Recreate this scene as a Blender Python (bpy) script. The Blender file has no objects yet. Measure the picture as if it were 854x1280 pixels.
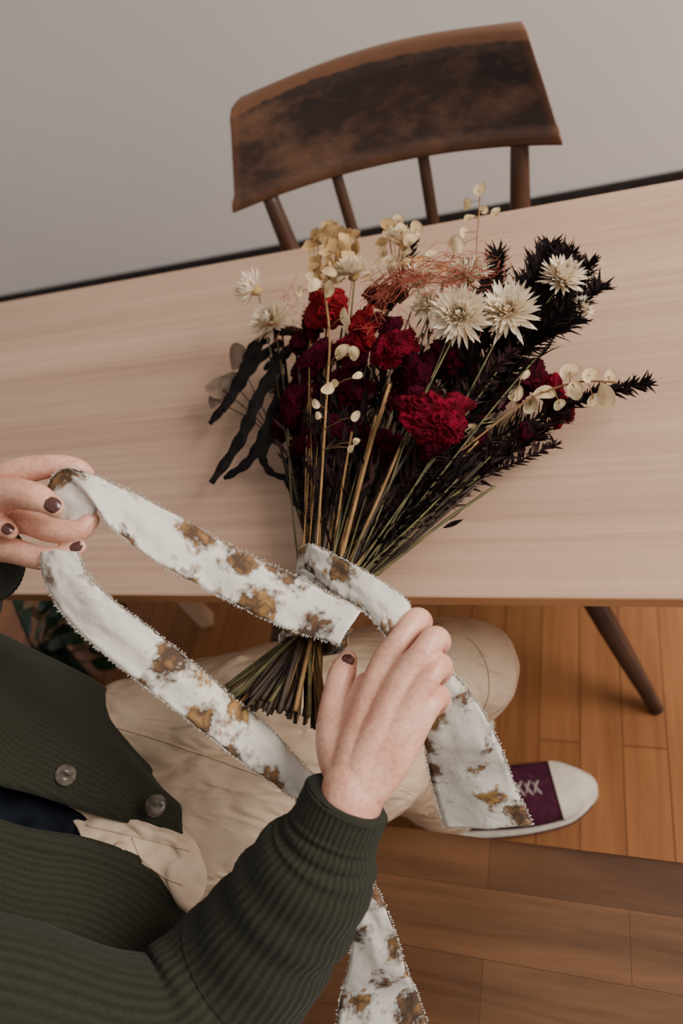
import bpy, bmesh, math, random
from mathutils import Vector, Matrix, noise
random.seed(7)
RD = random.Random(11)
V = Vector
# ------------------------------------------------------------------ camera geometry
CAM = V((0, 0, 1.40)); FL = 900.0
_x = V((.9347, -.0354, -.354)).normalized()
_d = V((.307, .585, .752)); _d = (_d - _x * _d.dot(_x)).normalized()
_y = _x.cross(_d); _y = _y if _y.z > 0 else -_y

def P(u, v, z):
    """world point at height z (metres) surveyed from the photograph"""
    r = V(((u - 427) / FL, (v - 640) / FL, 1))
    w = V((_x.dot(r), _y.dot(r), -_d.dot(r)))
    return CAM + w * ((z - CAM.z) / w.z)

def PL(l): return [P(*a[:3]) for a in l]

def surf(o, u, v, z=.6):
    """point on the surface of an object that is already built"""
    bpy.context.view_layer.update()
    e = o.evaluated_get(bpy.context.evaluated_depsgraph_get()); q = P(u, v, 0)
    ok, loc, n, i = e.ray_cast(CAM, (q - CAM).normalized())
    return (loc.copy(), n.copy()) if ok else (P(u, v, z), V((0, 0, 1)))

cd = bpy.data.cameras.new("camera"); cam = bpy.data.objects.new("camera", cd)
bpy.context.collection.objects.link(cam)
right = V((_x.x, _y.x, -_d.x)); up = -V((_x.y, _y.y, -_d.y)); back = -V((_x.z, _y.z, -_d.z))
m = Matrix((right, up, back)).transposed().to_4x4(); m.translation = CAM
cam.matrix_world = m
cd.sensor_fit = 'VERTICAL'; cd.sensor_height = 36; cd.sensor_width = 24; cd.lens = FL / 1280 * 36
cd.clip_start = .02
cd.dof.use_dof = True; cd.dof.focus_distance = .74; cd.dof.aperture_fstop = 3.2
bpy.context.scene.camera = cam

# ------------------------------------------------------------------ helpers
def empty(name, loc=(0, 0, 0)):
    o = bpy.data.objects.new(name, None); o.location = loc; o.empty_display_size = .1
    bpy.context.collection.objects.link(o); return o

def cr(pts, n):
    out = []; k = len(pts)
    for i in range(k - 1):
        p0 = pts[max(i - 1, 0)]; p1 = pts[i]; p2 = pts[i + 1]; p3 = pts[min(i + 2, k - 1)]
        for j in range(n):
            t = j / n
            out.append(.5 * ((2 * p1) + (p2 - p0) * t + (2 * p0 - 5 * p1 + 4 * p2 - p3) * t * t + (3 * p1 - p0 - 3 * p2 + p3) * t ** 3))
    out.append(pts[-1].copy()); return out

def crf(vals, n): return [a.x for a in cr([V((x, 0, 0)) for x in vals], n)]

class MB:
    def __init__(s): s.v = []; s.f = []; s.m = []; s.uv = []
    def add(s, vs, fs, mi=0, uvs=None):
        o = len(s.v); s.v += [tuple(a) for a in vs]
        s.f += [tuple(i + o for i in f) for f in fs]; s.m += [mi] * len(fs)
        s.uv += uvs if uvs else [(0, 0)] * len(vs)
    def build(s, name, mats, parent=None, smooth=True):
        me = bpy.data.meshes.new(name); me.from_pydata(s.v, [], s.f)
        for mt in mats: me.materials.append(mt)
        me.polygons.foreach_set("material_index", s.m)
        me.polygons.foreach_set("use_smooth", [smooth] * len(s.f))
        ul = me.uv_layers.new(name="UVMap")
        for l in me.loops: ul.data[l.index].uv = s.uv[l.vertex_index]
        me.update()
        o = bpy.data.objects.new(name, me); bpy.context.collection.objects.link(o)
        if parent: o.parent = parent; o.matrix_parent_inverse = Matrix.Translation(-parent.location)
        return o

def tube(mb, pts, rad, n=8, mi=0, upv=None, flat=1.0, cap=True, rib=0, ribamp=0):
    k = len(pts)
    if not isinstance(rad, (list, tuple)): rad = [rad] * k
    vs = []; fs = []; uvs = []; L = 0; N = None
    for i in range(k):
        T = (pts[min(i + 1, k - 1)] - pts[max(i - 1, 0)])
        if T.length < 1e-9: T = V((0, 0, 1))
        T.normalize()
        if upv is not None: N = upv - T * upv.dot(T)
        elif N is None:
            a = V((0, 0, 1)) if abs(T.z) < .9 else V((1, 0, 0)); N = a - T * a.dot(T)
        else: N = N - T * N.dot(T)
        N.normalize(); B = T.cross(N)
        if i: L += (pts[i] - pts[i - 1]).length
        for j in range(n + 1):
            th = 2 * math.pi * j / n; r = rad[i]
            if rib: r = r * (1 + ribamp * math.cos(rib * th))
            vs.append(pts[i] + N * (math.cos(th) * r * flat) + B * (math.sin(th) * r)); uvs.append((j / n, L))
    for i in range(k - 1):
        for j in range(n):
            a = i * (n + 1) + j; fs.append((a, a + 1, a + n + 2, a + n + 1))
    if cap:
        for e, idx in ((0, 0), (k - 1, (k - 1) * (n + 1))):
            c = len(vs); vs.append(pts[e]); uvs.append((.5, 0))
            for j in range(n):
                fs.append((c, idx + j + 1, idx + j) if e == 0 else (c, idx + j, idx + j + 1))
    mb.add(vs, fs, mi, uvs)

def capsule(mb, pts, rad, n=16, sub=5, mi=0, upv=None, flat=1.0):
    p = cr(pts, sub); r = crf(rad, sub)
    t0 = (p[0] - p[1]).normalized(); t1 = (p[-1] - p[-2]).normalized()
    A = []; AR = []; Z = []; ZR = []
    for i in range(6):
        a = math.radians(85 - i * 15)
        A.append(p[0] + t0 * (r[0] * math.sin(a))); AR.append(r[0] * math.cos(a))
        a = math.radians(10 + i * 15)
        Z.append(p[-1] + t1 * (r[-1] * math.sin(a))); ZR.append(r[-1] * math.cos(a))
    tube(mb, A + p + Z, AR + r + ZR, n, mi, upv, flat)

def ell(mb, c, rx, ry, rz, mi=0, rot=None, n=20):
    bm = bmesh.new(); bmesh.ops.create_uvsphere(bm, u_segments=n, v_segments=n // 2 + 2, radius=1)
    vs = []
    for v in bm.verts:
        q = V((v.co.x * rx, v.co.y * ry, v.co.z * rz))
        if rot is not None: q = rot @ q
        vs.append(V(c) + q)
    mb.add(vs, [tuple(v.index for v in f.verts) for f in bm.faces], mi); bm.free()

def box(mb, c, s, mi=0, rot=None):
    vs = []
    for x in (-1, 1):
        for y in (-1, 1):
            for z in (-1, 1):
                q = V((x * s[0] / 2, y * s[1] / 2, z * s[2] / 2))
                if rot is not None: q = rot @ q
                vs.append(V(c) + q)
    mb.add(vs, [(0, 1, 3, 2), (4, 6, 7, 5), (0, 4, 5, 1), (2, 3, 7, 6), (0, 2, 6, 4), (1, 5, 7, 3)], mi)

def bevel(o, w, seg=3):
    b = o.modifiers.new("bevel", 'BEVEL'); b.width = w; b.segments = seg; b.limit_method = 'ANGLE'

def remesh(o, vox, sm=6, disp=0, dsize=.1):
    r = o.modifiers.new("remesh", 'REMESH'); r.mode = 'VOXEL'; r.voxel_size = vox; r.use_smooth_shade = True
    if sm: s = o.modifiers.new("smooth", 'SMOOTH'); s.factor = .5; s.iterations = sm
    if disp:
        t = bpy.data.textures.new(o.name + "_folds", 'CLOUDS'); t.noise_scale = dsize; t.noise_depth = 2
        d = o.modifiers.new("folds", 'DISPLACE'); d.texture = t; d.strength = disp; d.mid_level = .5

def patch(mb, grid, n=6, mi=0, amp=0, fr=20, seed=0, fn=None):
    rows = [cr(r, n) for r in grid]
    cols = [cr([r[j] for r in rows], n) for j in range(len(rows[0]))]
    w = len(cols); h = len(cols[0]); vs = []; uvs = []
    for j in range(w):
        L = 0
        for i in range(h):
            p = cols[j][i].copy()
            if i: L += (cols[j][i] - cols[j][i - 1]).length
            if amp:
                q = p * fr + V((seed, seed, 0))
                p += V((noise.noise(q), noise.noise(q + V((9, 3, 1))), noise.noise(q + V((2, 7, 5))))) * amp
            if fn: p = fn(p)
            vs.append(p); uvs.append((L, j / (w - 1)))
    fs = [(j * h + i, (j + 1) * h + i, (j + 1) * h + i + 1, j * h + i + 1) for j in range(w - 1) for i in range(h - 1)]
    mb.add(vs, fs, mi, uvs)

def leaf(mb, base, d, nrm, L, W, mi=0, curl=0, n=4, fold=.15, pk=.5):
    d = d.normalized(); s = d.cross(nrm)
    if s.length < 1e-5: s = V((1, 0, 0))
    s.normalize(); nn = s.cross(d)
    vs = []; uvs = []
    for i in range(n + 1):
        t = i / n
        w = W * .5 * (math.sin(math.pi * min(1, (t * .94 + .06)) ** (math.log(.5) / math.log(pk))) + .04)
        p = base + d * (L * t) + nn * (curl * L * t * t)
        vs += [p - s * w + nn * (w * fold), p, p + s * w + nn * (w * fold)]; uvs += [(0, t), (.5, t), (1, t)]
    fs = []
    for i in range(n):
        a = i * 3; fs += [(a, a + 1, a + 4, a + 3), (a + 1, a + 2, a + 5, a + 4)]
    mb.add(vs, fs, mi, uvs)

def rv(a=1): return V((RD.uniform(-a, a), RD.uniform(-a, a), RD.uniform(-a, a)))

# ------------------------------------------------------------------ materials
def newmat(name, rough=.6, spec=.4):
    m = bpy.data.materials.new(name); m.use_nodes = True; nt = m.node_tree
    b = nt.nodes["Principled BSDF"]; b.inputs["Roughness"].default_value = rough
    b.inputs["Specular IOR Level"].default_value = spec
    return m, nt, b

def N(nt, t, **k):
    n = nt.nodes.new(t)
    for a, v in k.items(): setattr(n, a, v)
    return n

def ramp(nt, src, stops):
    r = nt.nodes.new("ShaderNodeValToRGB"); e = r.color_ramp.elements
    while len(e) < len(stops): e.new(.5)
    for i, (p, c) in enumerate(stops):
        e[i].position = p; e[i].color = (*c, 1) if len(c) == 3 else c
    nt.links.new(src, r.inputs[0]); return r.outputs[0]

def coords(nt, kind, scale, rot=(0, 0, 0)):
    tc = nt.nodes.new("ShaderNodeTexCoord"); mp = nt.nodes.new("ShaderNodeMapping")
    mp.inputs["Scale"].default_value = scale; mp.inputs["Rotation"].default_value = rot
    nt.links.new(tc.outputs[kind], mp.inputs[0]); return mp.outputs[0]

def bump(nt, b, h, s=.3, d=.002, prev=None):
    n = N(nt, "ShaderNodeBump"); n.inputs["Strength"].default_value = s; n.inputs["Distance"].default_value = d
    nt.links.new(h, n.inputs["Height"])
    if prev: nt.links.new(prev.outputs[0], n.inputs["Normal"])
    nt.links.new(n.outputs[0], b.inputs["Normal"]); return n

def simple(name, c1, c2=None, sc=30, rough=.6, bs=.2, bd=.001, spec=.3, sheen=0, trans=0, kind="Object", stretch=(1, 1, 1), folds=None):
    m, nt, b = newmat(name, rough, spec); c2 = c2 or tuple(x * .75 for x in c1)
    v = coords(nt, kind, stretch)
    n = N(nt, "ShaderNodeTexNoise"); n.inputs["Scale"].default_value = sc; n.inputs["Detail"].default_value = 6
    nt.links.new(v, n.inputs["Vector"])
    nt.links.new(ramp(nt, n.outputs[0], [(.35, c2), (.65, c1)]), b.inputs["Base Color"])
    pv = None
    if folds:
        f = N(nt, "ShaderNodeTexNoise"); f.inputs["Scale"].default_value = 1; f.inputs["Detail"].default_value = 2; f.inputs["Distortion"].default_value = .8
        nt.links.new(coords(nt, "Object", folds[0], folds[1]), f.inputs["Vector"]); pv = bump(nt, b, f.outputs[0], folds[2], folds[3])
    if bs: bump(nt, b, n.outputs[0], bs, bd, pv)
    if sheen:
        b.inputs["Sheen Weight"].default_value = sheen
    if trans:
        ts = N(nt, "ShaderNodeBsdfTranslucent"); ts.inputs[0].default_value = (*c1, 1)
        mx = N(nt, "ShaderNodeMixShader"); mx.inputs[0].default_value = trans
        o = nt.nodes["Material Output"]
        nt.links.new(b.outputs[0], mx.inputs[1]); nt.links.new(ts.outputs[0], mx.inputs[2]); nt.links.new(mx.outputs[0], o.inputs[0])
    return m

def mixc(nt, f, a, b_, blend='MIX'):
    mc = N(nt, "ShaderNodeMix", data_type='RGBA', blend_type=blend)
    for i, x in ((0, f), (6, a), (7, b_)):
        if isinstance(x, (int, float)): mc.inputs[i].default_value = x
        elif isinstance(x, tuple): mc.inputs[i].default_value = (*x, 1)
        else: nt.links.new(x, mc.inputs[i])
    return mc.outputs[2]

def skin_mat():
    m, nt, b = newmat("skin", .42, .42)
    v = coords(nt, "Object", (1, 1, 1))
    n = N(nt, "ShaderNodeTexNoise"); n.inputs["Scale"].default_value = 38; n.inputs["Detail"].default_value = 4; nt.links.new(v, n.inputs["Vector"])
    n2 = N(nt, "ShaderNodeTexNoise"); n2.inputs["Scale"].default_value = 260; n2.inputs["Detail"].default_value = 6; nt.links.new(v, n2.inputs["Vector"])
    col = ramp(nt, n.outputs[0], [(.35, (.54, .225, .15)), (.52, (.64, .325, .225)), (.68, (.70, .39, .28))])
    col = mixc(nt, .35, col, ramp(nt, n2.outputs[0], [(.35, (.47, .19, .125)), (.6, (.72, .41, .29))])); nt.links.new(col, b.inputs["Base Color"])
    vo = N(nt, "ShaderNodeTexVoronoi"); vo.inputs["Scale"].default_value = 700; nt.links.new(v, vo.inputs["Vector"])
    ad = N(nt, "ShaderNodeMath", operation='MULTIPLY_ADD'); ad.inputs[1].default_value = .3; nt.links.new(vo.outputs["Distance"], ad.inputs[0]); nt.links.new(n2.outputs[0], ad.inputs[2])
    bump(nt, b, ad.outputs[0], .35, .0007)
    b.inputs["Subsurface Weight"].default_value = .2; b.inputs["Subsurface Radius"].default_value = (.010, .004, .002); b.inputs["Subsurface Scale"].default_value = .4
    return m

def wood(name, c1, c2, axis='X', g=(2, 50), rough=.5, planks=None, bs=.15, worn=None, p1=None, p2=None, spec=.4, mort=(.12, .08, .06), edge=None):
    m, nt, b = newmat(name, rough, spec)
    s = (g[0], g[1], g[1]) if axis == 'X' else ((g[1], g[0], g[1]) if axis == 'Y' else (g[1], g[1], g[0]))
    v = coords(nt, "Object", s)
    n = N(nt, "ShaderNodeTexNoise"); n.inputs["Scale"].default_value = 1; n.inputs["Detail"].default_value = 8; n.inputs["Roughness"].default_value = .65
    n.inputs["Distortion"].default_value = .4
    nt.links.new(v, n.inputs["Vector"])
    s2 = tuple(x * .16 for x in s); v2 = coords(nt, "Object", s2)
    n2 = N(nt, "ShaderNodeTexNoise"); n2.inputs["Scale"].default_value = 1; n2.inputs["Detail"].default_value = 3
    nt.links.new(v2, n2.inputs["Vector"])
    mx = N(nt, "ShaderNodeMath", operation='MULTIPLY_ADD'); mx.inputs[1].default_value = .55
    nt.links.new(n.outputs[0], mx.inputs[0])
    mm = N(nt, "ShaderNodeMath", operation='MULTIPLY'); mm.inputs[1].default_value = .45
    nt.links.new(n2.outputs[0], mm.inputs[0]); nt.links.new(mm.outputs[0], mx.inputs[2])
    col = ramp(nt, mx.outputs[0], [(.36, c2), (.62, c1)])
    h = n.outputs[0]
    if planks:
        vb = coords(nt, "Object", (1, 1, 1), (0, 0, 0 if axis == 'X' else math.pi / 2))
        br = N(nt, "ShaderNodeTexBrick"); br.offset = .37; br.offset_frequency = 2
        br.inputs["Scale"].default_value = 1; br.inputs["Brick Width"].default_value = planks[1]; br.inputs["Row Height"].default_value = planks[0]
        br.inputs["Mortar Size"].default_value = planks[2]; br.inputs["Mortar Smooth"].default_value = .2; br.inputs["Bias"].default_value = 0
        br.inputs["Color1"].default_value = (*p1, 1); br.inputs["Color2"].default_value = (*p2, 1); br.inputs["Mortar"].default_value = (*mort, 1)
        nt.links.new(vb, br.inputs["Vector"]); col = mixc(nt, 1.0, col, br.outputs[0], 'MULTIPLY')
    if worn:
        v3 = coords(nt, "Object", (7, 14, 14))
        n3 = N(nt, "ShaderNodeTexNoise"); n3.inputs["Scale"].default_value = 1; n3.inputs["Detail"].default_value = 7; n3.inputs["Roughness"].default_value = .7
        nt.links.new(v3, n3.inputs["Vector"])
        f = ramp(nt, n3.outputs[0], [(.46, (0, 0, 0)), (.68, (1, 1, 1))]); col = mixc(nt, f, col, worn)
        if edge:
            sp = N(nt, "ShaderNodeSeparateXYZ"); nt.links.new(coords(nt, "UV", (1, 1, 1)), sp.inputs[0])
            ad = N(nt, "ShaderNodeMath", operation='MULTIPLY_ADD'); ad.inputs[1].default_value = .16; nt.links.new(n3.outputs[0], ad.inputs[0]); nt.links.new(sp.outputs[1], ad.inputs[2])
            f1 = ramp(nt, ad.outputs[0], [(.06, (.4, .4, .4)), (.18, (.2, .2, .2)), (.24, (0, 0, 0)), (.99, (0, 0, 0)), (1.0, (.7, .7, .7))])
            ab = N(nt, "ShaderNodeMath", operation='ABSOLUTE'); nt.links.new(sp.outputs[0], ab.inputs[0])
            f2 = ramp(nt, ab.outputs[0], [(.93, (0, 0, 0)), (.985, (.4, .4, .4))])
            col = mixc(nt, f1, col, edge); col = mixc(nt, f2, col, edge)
    nt.links.new(col, b.inputs["Base Color"]); bump(nt, b, h, bs, .001)
    return m

def knit(name, c, c2, ribs_scale, st=.5, di=.0018):
    m, nt, b = newmat(name, .95, .10)
    v = coords(nt, "UV", (1, 1, 1)); sp = N(nt, "ShaderNodeSeparateXYZ"); nt.links.new(v, sp.inputs[0])
    mu = N(nt, "ShaderNodeMath", operation='MULTIPLY'); mu.inputs[1].default_value = ribs_scale * 2 * math.pi; nt.links.new(sp.outputs[0], mu.inputs[0])
    si = N(nt, "ShaderNodeMath", operation='SINE'); nt.links.new(mu.outputs[0], si.inputs[0])
    n = N(nt, "ShaderNodeTexNoise"); n.inputs["Scale"].default_value = 380; n.inputs["Detail"].default_value = 3
    nt.links.new(coords(nt, "Object", (1, 1, 1)), n.inputs["Vector"])
    ad = N(nt, "ShaderNodeMath", operation='MULTIPLY_ADD'); ad.inputs[1].default_value = .22
    nt.links.new(si.outputs[0], ad.inputs[0]); nt.links.new(n.outputs[0], ad.inputs[2])
    nt.links.new(ramp(nt, ad.outputs[0], [(.1, c2), (.9, c)]), b.inputs["Base Color"])
    bump(nt, b, ad.outputs[0], st, di); b.inputs["Sheen Weight"].default_value = .05
    return m

def ribbon_mat():
    m, nt, b = newmat("printed_cotton", .85, .15)
    v = coords(nt, "UV", (1, 1, 1))
    n = N(nt, "ShaderNodeTexNoise"); n.inputs["Scale"].default_value = 42; n.inputs["Detail"].default_value = 4; n.inputs["Roughness"].default_value = .6; nt.links.new(v, n.inputs["Vector"])
    mv = N(nt, "ShaderNodeMix", data_type='VECTOR'); mv.factor_mode = 'UNIFORM'; mv.inputs[0].default_value = .035
    nt.links.new(v, mv.inputs[4]); nt.links.new(n.outputs["Color"], mv.inputs[5])
    vo = N(nt, "ShaderNodeTexVoronoi"); vo.inputs["Scale"].default_value = 20; vo.inputs["Randomness"].default_value = .8
    nt.links.new(mv.outputs[1], vo.inputs["Vector"])
    petal = N(nt, "ShaderNodeTexVoronoi"); petal.inputs["Scale"].default_value = 85; nt.links.new(mv.outputs[1], petal.inputs["Vector"])
    fine = N(nt, "ShaderNodeTexNoise"); fine.inputs["Scale"].default_value = 120; fine.inputs["Detail"].default_value = 5; fine.inputs["Roughness"].default_value = .6; nt.links.new(v, fine.inputs["Vector"])
    ad = N(nt, "ShaderNodeMath", operation='MULTIPLY_ADD'); ad.inputs[1].default_value = .6
    sub = N(nt, "ShaderNodeMath", operation='SUBTRACT'); sub.inputs[1].default_value = .5; nt.links.new(fine.outputs[0], sub.inputs[0])
    nt.links.new(sub.outputs[0], ad.inputs[0]); nt.links.new(vo.outputs["Distance"], ad.inputs[2])
    ad2 = N(nt, "ShaderNodeMath", operation='MULTIPLY_ADD'); ad2.inputs[1].default_value = .22; nt.links.new(petal.outputs["Distance"], ad2.inputs[0]); nt.links.new(ad.outputs[0], ad2.inputs[2])
    sc = N(nt, "ShaderNodeSeparateColor"); nt.links.new(vo.outputs["Color"], sc.inputs[0])
    sz = N(nt, "ShaderNodeMath", operation='MULTIPLY_ADD'); sz.inputs[1].default_value = .16; nt.links.new(sc.outputs[1], sz.inputs[0]); nt.links.new(ad2.outputs[0], sz.inputs[2])
    mask = ramp(nt, sz.outputs[0], [(.47, (.95, .95, .95)), (.56, (.5, .5, .5)), (.66, (0, 0, 0))])
    hue = ramp(nt, sc.outputs[0], [(.15, (.36, .19, .05)), (.45, (.15, .07, .03)), (.8, (.27, .14, .045))])
    dk = ramp(nt, petal.outputs["Distance"], [(.15, (1.15, 1.1, 1)), (.6, (.32, .26, .24))])
    fin = mixc(nt, mask, (.76, .70, .61), mixc(nt, 1.0, hue, dk, 'MULTIPLY')); nt.links.new(fin, b.inputs["Base Color"])
    cl = N(nt, "ShaderNodeTexNoise"); cl.inputs["Scale"].default_value = 45; cl.inputs["Detail"].default_value = 3; cl.inputs["Distortion"].default_value = 2
    nt.links.new(v, cl.inputs["Vector"]); bump(nt, b, cl.outputs[0], .4, .0025)
    ts = N(nt, "ShaderNodeBsdfTranslucent"); nt.links.new(fin, ts.inputs[0])
    mx = N(nt, "ShaderNodeMixShader"); mx.inputs[0].default_value = .2; o = nt.nodes["Material Output"]
    nt.links.new(b.outputs[0], mx.inputs[1]); nt.links.new(ts.outputs[0], mx.inputs[2]); nt.links.new(mx.outputs[0], o.inputs[0])
    return m

M_table = wood("whitewashed_oak", (.56, .36, .25), (.42, .25, .165), 'X', (1.6, 110), .55, bs=.12, planks=(.115, 6, .0002), p1=(1, 1, 1), p2=(.86, .85, .84), mort=(.8, .78, .76))
M_tedge = wood("oak_edge", (.52, .25, .11), (.42, .19, .075), 'X', (2, 60), .5)
M_floor = wood("hardwood_floor", (.43, .185, .068), (.27, .105, .036), 'Y', (3, 50), .42, planks=(.075, 1.3, .0013), p1=(1, .96, .92), p2=(.66, .64, .63), bs=.08, mort=(.3, .25, .2))
M_bench = wood("acacia_block", (.21, .092, .038), (.085, .036, .015), 'X', (3, 34), .42, planks=(.072, .42, .0004), p1=(1, 1, 1), p2=(.5, .47, .45), bs=.08, mort=(.4, .35, .3))
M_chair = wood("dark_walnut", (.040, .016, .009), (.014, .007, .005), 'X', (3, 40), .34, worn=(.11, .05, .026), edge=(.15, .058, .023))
M_chaird = wood("dark_walnut_turned", (.075, .032, .016), (.03, .013, .007), 'Z', (3, 40), .4)
M_pale = wood("pale_birch", (.62, .42, .28), (.5, .32, .20), 'Z', (3, 40), .5)
M_wall = simple("wall_paint", (.62, .58, .545), (.57, .535, .50), 1.2, .9, .05, .002)
M_black = simple("black_trim", (.012, .011, .011), (.02, .018, .018), 20, .6)
M_skin = skin_mat()
M_nail = simple("nail_polish", (.065, .022, .016), (.055, .018, .013), 20, .15, 0, spec=.6)
M_trs = simple("beige_twill", (.58, .42, .29), (.50, .36, .245), 18, .9, .25, .002, .12, folds=((9, 30, 16), (0, 0, -.45), .8, .016))
M_trs2 = simple("cream_twill", (.66, .50, .36), (.56, .41, .29), 25, .9, .3, .003, .15)
M_shirt = simple("navy_shirt", (.008, .010, .016), (.004, .005, .008), 40, .95, .2, .001, .1)
M_knit = knit("olive_rib_knit", (.029, .028, .018), (.017, .017, .011), 46, .45, .0016)
M_knitp = knit("olive_rib_knit_panel", (.029, .028, .018), (.017, .017, .011), 150, .4, .0012)
M_hair = simple("brown_hair", (.05, .025, .012), (.02, .01, .006), 60, .5, .4, .002)
M_horn = simple("horn_button", (.13, .105, .08), (.04, .03, .022), 90, .2)
M_ribbon = ribbon_mat()
M_canvas = simple("plum_canvas", (.075, .016, .034), (.045, .010, .022), 80, .9, .3, .001, .1)
M_rubber = simple("cream_rubber", (.70, .62, .50), (.60, .53, .42), 40, .5, .05)
M_lace = simple("cotton_lace", (.40, .34, .30), (.3, .25, .22), 200, .9)

# ------------------------------------------------------------------ room
mb = MB(); box(mb, (-.5, .2, -.05), (7, 4.1, .1)); mb.build("floor", [M_floor], smooth=False)
mb = MB(); box(mb, (-.5, 2.26, 1.35), (7, .12, 2.9)); mb.build("wall_back", [M_wall], smooth=False)
mb = MB(); box(mb, (-.5, 2.194, .038), (7, .012, .076)); o = mb.build("baseboard_back", [M_black], smooth=False)

# ------------------------------------------------------------------ table
table = empty("dining_table", (-.5, .71, 0))
mb = MB(); box(mb, (-.60, .711, .741), (2.3, .690, .018)); o = mb.build("table_top", [M_table, M_tedge], table, False)
for p in o.data.polygons:
    if abs(p.normal.y) > .5: p.material_index = 1
bevel(o, .0025, 2)
mb = MB()
for x in (-1.66, .46):
    for y in (.44, .98): tube(mb, [V((x, y, .732)), V((x * 1.02, y, 0))], [.028, .018], 20)
box(mb, (-.6, .98, .70), (2.1, .02, .06))
mb.build("table_legs", [M_pale], table)

# ------------------------------------------------------------------ bench
bench = empty("wooden_bench", (-.4, .02, 0))
mb = MB(); box(mb, (-.35, .025, .433), (1.9, .35, .034)); o = mb.build("bench_seat", [M_bench], bench, False); bevel(o, .004, 3)
mb = MB()
for x in (-1.2, .5):
    for y in (-.11, .14):
        box(mb, (x, y, .208), (.05, .05, .416))
    box(mb, (x, .015, .38), (.04, .24, .05))
mb.build("bench_legs", [M_bench], bench, False)

# ------------------------------------------------------------------ chair
chair = empty("dining_chair", (-.34, .95, 0))
mb = MB(); vs = []; fs = []; uvs = []
prof = [(-.004, -.01), (-.006, .03), (-.006, .10), (-.002, .125), (.002, .14), (.003, .17), (.004, .5), (.002, .80), (.001, .92), (.006, .985), (.016, 1.0), (.030, .99), (.034, .95), (.034, .8), (.034, .4), (.036, .12), (.036, .02), (.020, -.02)]
K = 48; k = len(prof)
for i in range(K + 1):
    s = -1 + 2 * i / K
    for d, h in prof:
        hw = .286 + (.246 - .286) * h
        z = .80 + .15 * h - .006 * s * s * (1 if h > .5 else .0)
        y = 1.185 - .056 * s * s + .06 * h + d * (1 + .5 * s ** 4)
        x = -.338 + s * (hw - .012 * max(0, d) / .034)
        vs.append(V((x, y, z))); uvs.append((s, h))
for i in range(K):
    for j in range(k):
        a = i * k + j; b2 = i * k + (j + 1) % k; fs.append((a, b2, b2 + k, a + k))
fs.append(tuple(range(k))[::-1]); fs.append(tuple(K * k + j for j in range(k)))
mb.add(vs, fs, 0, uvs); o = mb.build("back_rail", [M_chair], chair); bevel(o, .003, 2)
mb = MB()
def turned(p0, p1, r0, rm, r1):
    pts = [p0.lerp(p1, t / 12) for t in range(13)]
    rr = [r0 + (rm - r0) * math.sin(math.pi * t / 12) + (r1 - r0) * t / 12 for t in range(13)]
    tube(mb, pts, rr, 16)
for i, s in enumerate((-.80, -.36, .20, .78)):
    xr = -.338 + s * .282; yt = 1.205 - .058 * s * s
    big = i in (0, 3)
    turned(V((xr, yt, .815)), V((-.338 + s * .235, yt - .09, .44)), .014 if big else .010, .018 if big else .011, .013 if big else .010)
mb.build("spindles", [M_chaird], chair)
mb = MB()
n = 48; rings = [(.97, .405), (1, .415), (1, .44), (.97, .45), (.8, .444), (.4, .437), (.05, .436)]
vs = []; fs = []
for sc, z in rings:
    for j in range(n):
        t = 2 * math.pi * j / n; c, s_ = math.cos(t), math.sin(t)
        vs.append(V((-.338 + .245 * sc * math.copysign(abs(c) ** .6, c), .915 + .22 * sc * math.copysign(abs(s_) ** .6, s_), z)))
for i in range(len(rings) - 1):
    for j in range(n): fs.append((i * n + j, i * n + (j + 1) % n, (i + 1) * n + (j + 1) % n, (i + 1) * n + j))
fs.append(tuple(range(n))[::-1]); fs.append(tuple((len(rings) - 1) * n + j for j in range(n)))
mb.add(vs, fs); mb.build("seat", [M_chaird], chair)
mb = MB()
for sx in (-1, 1):
    turned(V((-.338 + sx * .21, .755, .41)), V((-.338 + sx * .40, .552, .0)), .016, .022, .012)
    turned(V((-.338 + sx * .20, 1.08, .41)), V((-.338 + sx * .30, 1.30, .0)), .016, .022, .012)
    turned(V((-.338 + sx * .30, .65, .2)), V((-.338 + sx * .25, 1.18, .2)), .008, .012, .008)
turned(V((-.338 - .27, .92, .2)), V((-.338 + .27, .92, .2)), .008, .012, .008)
mb.build("legs", [M_chaird], chair)

# ------------------------------------------------------------------ pale stool under the table
stool = empty("wooden_stool", (-1.15, .8, 0)); mb = MB()
ft = [V((-1.26, .61, 0)), V((-.94, .71, 0)), V((-1.04, 1.03, 0)), V((-1.36, .93, 0))]
ctr = sum(ft, V((0, 0, 0))) / 4
for f in ft:
    d = (f - ctr); q = V((f.x, f.y, .45)) - d * .12
    box(mb, (f + q) / 2, (.032, .032, .45), 0, Matrix.Rotation(.3, 3, 'Z'))
for i in range(4):
    a = ft[i] * .96 + ctr * .04; b_ = ft[(i + 1) % 4] * .96 + ctr * .04
    tube(mb, [a + V((0, 0, .2)), b_ + V((0, 0, .2))], .010, 12)
box(mb, ctr + V((0, 0, .46)), (.40, .40, .03), 0, Matrix.Rotation(.3, 3, 'Z'))
mb.build("stool_frame", [M_pale], stool, False)

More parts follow.
